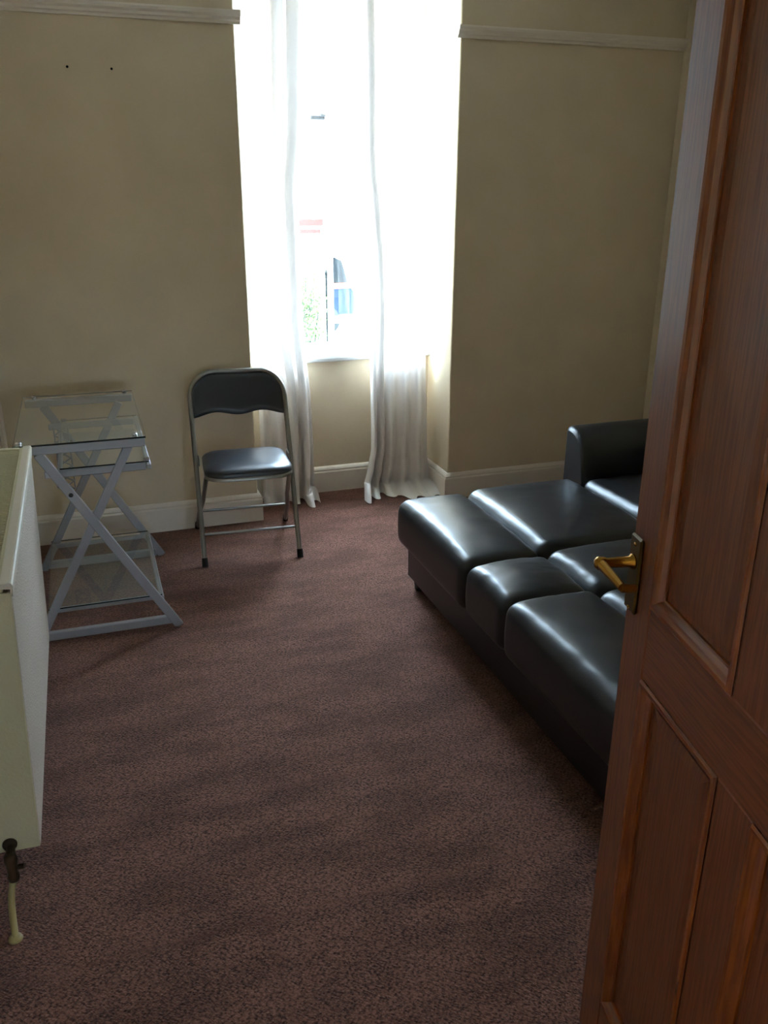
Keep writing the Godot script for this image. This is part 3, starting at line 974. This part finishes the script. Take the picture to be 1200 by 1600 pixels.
# ------------------------------------------------------------------ door
func make_door():
	# local frame: origin on the floor at the free edge, x from the free edge to the hinges, y up, +z out of the face the viewer sees
	var t := thing("door_1", "open brown wooden panelled door with brass lever handle", "door", Vector3(0.769, 0, -1.049))
	tag(t, "", "", "", "structure")
	var a := deg_to_rad(11.2)
	var X := Vector3(-sin(a), 0, cos(a))
	var N := Vector3(-cos(a), 0, -sin(a))
	t.basis = Basis(X, Vector3.UP, X.cross(Vector3.UP))
	var flip := signf(X.cross(Vector3.UP).dot(N))   # +1: local +z is the seen face
	assert(flip > 0.0)
	var th := 0.040
	var W := 0.735
	var H := 1.985
	var y0 := 0.012
	var xs := [0.0, 0.082, 0.322, 0.408, 0.650, W]
	var ys := [y0, 0.158, 0.836, 0.957, 1.880, H]
	var m: MB
	for s in [[0.0, 0.082], [0.650, W]]:
		m = MB.new()
		m.span(Vector3(s[0], y0, -th), Vector3(s[1], H, 0), 0.003)
		obj("stile", m, mats.wood, t)
	for r in [[ys[0], ys[1]], [ys[2], ys[3]], [ys[4], ys[5]]]:
		m = MB.new()
		m.span(Vector3(0.082, r[0], -th), Vector3(0.650, r[1], -0.0004), 0.002)
		obj("rail", m, mats.wood_across, t)
	for r in [[ys[1], ys[2]], [ys[3], ys[4]]]:
		m = MB.new()
		m.span(Vector3(0.322, r[0], -th), Vector3(0.408, r[1], -0.0006), 0.002)
		obj("muntin", m, mats.wood, t)
	for px in [[0.082, 0.322], [0.408, 0.650]]:
		for py in [[ys[1], ys[2]], [ys[3], ys[4]]]:
			m = MB.new()   # sunk panel with a raised field on both faces
			m.span(Vector3(px[0] - 0.005, py[0] - 0.005, -th / 2 - 0.006), Vector3(px[1] + 0.005, py[1] + 0.005, -th / 2 + 0.006))
			for f in [1.0, -1.0]:
				var zf := -th / 2.0
				var g := []
				for e in [[0.034, 0.0075], [0.052, 0.0105]]:
					g.append([Vector3(px[0] + e[0], py[0] + e[0], zf + f * e[1]), Vector3(px[1] - e[0], py[0] + e[0], zf + f * e[1]), Vector3(px[1] - e[0], py[1] - e[0], zf + f * e[1]), Vector3(px[0] + e[0], py[1] - e[0], zf + f * e[1])])
				for k in 4: m.out_quad(g[0][k], g[0][(k + 1) % 4], g[1][(k + 1) % 4], g[1][k], Vector3((px[0] + px[1]) / 2, (py[0] + py[1]) / 2, zf))
				m.out_quad(g[1][0], g[1][1], g[1][2], g[1][3], Vector3((px[0] + px[1]) / 2, (py[0] + py[1]) / 2, zf))
			obj("panel", m, mats.wood, t)
			# ovolo bead round the panel, each side mitred
			for f in [1.0, -1.0]:
				var prof := [Vector2(0.0, 0.0), Vector2(0.003, 0.0035), Vector2(0.010, 0.003), Vector2(0.017, -0.002), Vector2(0.021, -0.009), Vector2(0.024, -0.010), Vector2(0.024, -0.0145)]
				var c := [Vector2(px[0], py[0]), Vector2(px[1], py[0]), Vector2(px[1], py[1]), Vector2(px[0], py[1])]
				var inw := [Vector2(1, 1), Vector2(-1, 1), Vector2(-1, -1), Vector2(1, -1)]
				for k in 4:
					m = MB.new()
					var k2 := (k + 1) % 4
					var mid := Vector3((c[k].x + c[k2].x) / 2, (c[k].y + c[k2].y) / 2, -th / 2.0)
					for j in prof.size() - 1:
						var p: Vector2 = prof[j]; var q: Vector2 = prof[j + 1]
						var zz := func(v: float) -> float: return v if f > 0.0 else -th - v
						var A: Vector2 = c[k] + inw[k] * p.x; var Bv: Vector2 = c[k2] + inw[k2] * p.x
						var C: Vector2 = c[k2] + inw[k2] * q.x; var D: Vector2 = c[k] + inw[k] * q.x
						m.out_quad(Vector3(A.x, A.y, zz.call(p.y)), Vector3(Bv.x, Bv.y, zz.call(p.y)), Vector3(C.x, C.y, zz.call(q.y)), Vector3(D.x, D.y, zz.call(q.y)), mid)
					obj("bead", m, mats.wood_mould_across if k % 2 == 0 else mats.wood_mould, t)
	# lever handle
	for f in [1.0, -1.0]:
		var zz := 0.0 if f > 0.0 else -th
		m = MB.new()
		m.span(Vector3(0.004, 0.924, minf(zz, zz + f * 0.007)), Vector3(0.042, 1.050, maxf(zz, zz + f * 0.007)), 0.003)
		var plate := obj("handle_plate", m, mats.plate, t)
		tag(plate, "brass lever handle on its back plate")
		m = MB.new()
		var cx := 0.023
		var cy := 1.008
		m.lathe([Vector2(0, 0.006), Vector2(0.0125, 0.006), Vector2(0.0125, 0.010), Vector2(0.0085, 0.014), Vector2(0.0078, 0.050), Vector2(0.010, 0.054), Vector2(0.0105, 0.064), Vector2(0.006, 0.069), Vector2(0, 0.070)], Transform3D(Basis(Vector3.RIGHT, f * PI / 2), Vector3(cx, cy, zz)), 18)
		var lv := []
		var rr := []
		for k in 8:
			var s := k / 7.0
			lv.append(Vector3(cx + 0.078 * s, cy - 0.004 * s, zz + f * (0.060 - 0.004 * s)))
			rr.append(lerpf(0.0085, 0.0065, s))
		m.tube(lv, rr, 12)
		m.tube([lv[7] + Vector3(0.001, 0, 0.002 * f), lv[7] + Vector3(0.003, -0.001, -0.010 * f), lv[7] + Vector3(0.003, -0.001, -0.020 * f)], [0.0068, 0.0062, 0.0058], 12)
		obj("lever", m, mats.brass, plate)
		for y in [0.930, 1.037]:
			m = MB.new()
			m.lathe([Vector2(0, 0.0065), Vector2(0.004, 0.0065), Vector2(0.003, 0.0085), Vector2(0, 0.009)], Transform3D(Basis(Vector3.RIGHT, f * PI / 2), Vector3(cx, y, zz)), 10)
			obj("screw", m, mats.brass, plate)
	for y in [0.25, 1.75]:
		m = MB.new()
		m.tube([Vector3(W + 0.004, y - 0.05, 0.0), Vector3(W + 0.004, y + 0.05, 0.0)], 0.006, 10)
		obj("hinge", m, mats.brass, t)

# ------------------------------------------------------------------ street
func make_street():
	var m := MB.new()
	m.span(Vector3(-40, STREET - 0.3, -70), Vector3(60, STREET, 30))
	struct("ground", m, mats.paving, "pale paving of the street outside the window", "pavement")
	# pale garden wall and iron post
	var t := thing("garden_wall", "pale rendered garden wall seen through the window", "garden wall", Vector3(4.155, STREET, -15.0))
	m = MB.new()
	m.span(Vector3(-8.0, 0, -0.12), Vector3(0, 2.02, 0.12), 0.01)
	obj("wall_body", m, mats.render, t)
	m = MB.new()
	m.span(Vector3(-8.03, 2.02, -0.16), Vector3(0.03, 2.09, 0.16), 0.02)
	obj("coping", m, mats.render, t)
	t = thing("railing_post", "thin black iron post in front of the pale garden wall outside", "post", Vector3(3.95, STREET, -14.6))
	m = MB.new()
	m.tube([Vector3(0, 0, 0), Vector3(0, 1.70, 0)], 0.018, 8)
	obj("shaft", m, mats.iron, t)
	m = MB.new()
	m.lathe([Vector2(0, 1.69), Vector2(0.03, 1.70), Vector2(0.02, 1.73), Vector2(0.028, 1.77), Vector2(0, 1.86)], Transform3D(), 10)
	obj("finial", m, mats.iron, t)
	# shrub
	t = thing("shrub", "loose green shrub growing outside beyond the glass", "shrub", Vector3(3.55, STREET, -14.4))
	var rng := RandomNumberGenerator.new()
	rng.seed = 9
	m = MB.new()
	var tips := []
	for k in 22:
		var a := rng.randf() * TAU
		var s := rng.randf_range(0.1, 0.40)
		var h := rng.randf_range(1.3, 2.05)
		var p := Vector3(cos(a) * s, h, sin(a) * s)
		m.tube([Vector3(cos(a) * 0.05, 0, sin(a) * 0.05), Vector3(p.x * 0.6, h * 0.55, p.z * 0.6), p], [0.016, 0.010, 0.004], 5)
		tips.append(p)
	obj("stem", m, mats.twig, t)
	var lm := MB.new()
	lm.tri(Vector3(0, 0, 0), Vector3(0.022, 0.03, 0.006), Vector3(0, 0.075, 0), 1)
	lm.tri(Vector3(0, 0, 0), Vector3(0, 0.075, 0), Vector3(-0.022, 0.03, 0.006), 1)
	var mm := MultiMesh.new()
	mm.transform_format = MultiMesh.TRANSFORM_3D
	mm.mesh = lm.done()
	mm.mesh.surface_set_material(0, mats.leaf)
	mm.instance_count = 1800
	for k in 1800:
		var tip: Vector3 = tips[rng.randi() % tips.size()]
		var f := rng.randf_range(0.3, 1.0)
		var p := Vector3(tip.x * (0.6 + 0.4 * f) + rng.randfn(0, 0.06), tip.y * f + rng.randfn(0, 0.05), tip.z * (0.6 + 0.4 * f) + rng.randfn(0, 0.06))
		var bb := Basis.from_euler(Vector3(rng.randf_range(-1.2, 1.2), rng.randf() * TAU, rng.randf_range(-1.2, 1.2))).scaled(Vector3.ONE * rng.randf_range(0.7, 1.4))
		mm.set_instance_transform(k, Transform3D(bb, p))
	var mi := MultiMeshInstance3D.new()
	mi.multimesh = mm
	mi.material_override = mats.leaf
	mi.name = "foliage"
	mi.set_meta("kind", "stuff")
	t.add_child(mi, true)
	# parked car, its nose beyond the pier
	t = thing("parked_car", "blue parked car partly hidden behind the pale garden wall outside", "car", Vector3(3.95, STREET, -20.0))
	var body := PackedVector2Array()
	for p in [Vector2(-1.95, 0.42), Vector2(1.86, 0.42), Vector2(1.90, 0.60), Vector2(1.87, 0.92), Vector2(1.80, 1.0), Vector2(-1.90, 1.0), Vector2(-1.97, 0.85)]: body.append(p)
	m = MB.new()
	m.prism(body, -0.85, 0.85)
	obj("body", m, mats.car_blue, t)
	m = MB.new()
	m.span(Vector3(-1.98, 0.20, -0.87), Vector3(1.93, 0.42, 0.87), 0.04)
	obj("bumper", m, mats.render, t)
	m = MB.new()
	var cab := PackedVector2Array()
	for p in [Vector2(-1.85, 1.0), Vector2(1.80, 1.0), Vector2(1.62, 1.58), Vector2(1.45, 1.66), Vector2(-1.55, 1.66), Vector2(-1.75, 1.58)]: cab.append(p)
	m.prism(cab, -0.74, 0.74)
	obj("cabin", m, mats.car_glass, t)
	m = MB.new()
	m.span(Vector3(1.35, 0.99, 0.70), Vector3(1.83, 1.10, 0.87), 0.02)
	obj("indicator", m, mats.lamp_orange, t)
	for x in [-1.25, 1.25]:
		for z in [-0.76, 0.76]:
			m = MB.new()
			m.lathe([Vector2(0, -0.1), Vector2(0.28, -0.1), Vector2(0.31, -0.06), Vector2(0.31, 0.06), Vector2(0.28, 0.1), Vector2(0, 0.1)], Transform3D(Basis(Vector3.RIGHT, PI / 2), Vector3(x, 0.31, z)), 18)
			obj("wheel", m, mats.tyre, t)
	# pale house over the road with two courses of red brick
	t = thing("house", "pale rendered house across the street with red brick courses", "house", Vector3(5.0, STREET, -31.0))
	m = MB.new()
	m.span(Vector3(-9, 0, -6), Vector3(12, 5.4, 0))
	obj("wall", m, mats.render, t)
	m = MB.new()
	for yy in [[1.80, 2.02], [1.54, 1.68]]:
		m.span(Vector3(-0.5, yy[0], 0), Vector3(3.32 - (2.05 - yy[1]) * 0.3, yy[1], 0.05), 0.01)
	obj("brick_band", m, mats.brick, t)
	m = MB.new()
	var roof := PackedVector2Array()
	for p in [Vector2(-0.5, 5.4), Vector2(6.5, 5.4), Vector2(3.0, 7.6)]: roof.append(p)
	m.prism(roof, -12.3, 9.3, Transform3D(Basis(Vector3(0, 0, -1), Vector3.UP, Vector3(1, 0, 0)), Vector3(1.5, 0, 0.2)))
	obj("roof", m, mats.slate, t)

func _ready():
	make_view()
	make_materials()
	make_room()
	make_window()
	make_sofa()
	make_door()
	make_radiator()
	make_desk()
	make_chair()
	make_curtains()
	make_street()
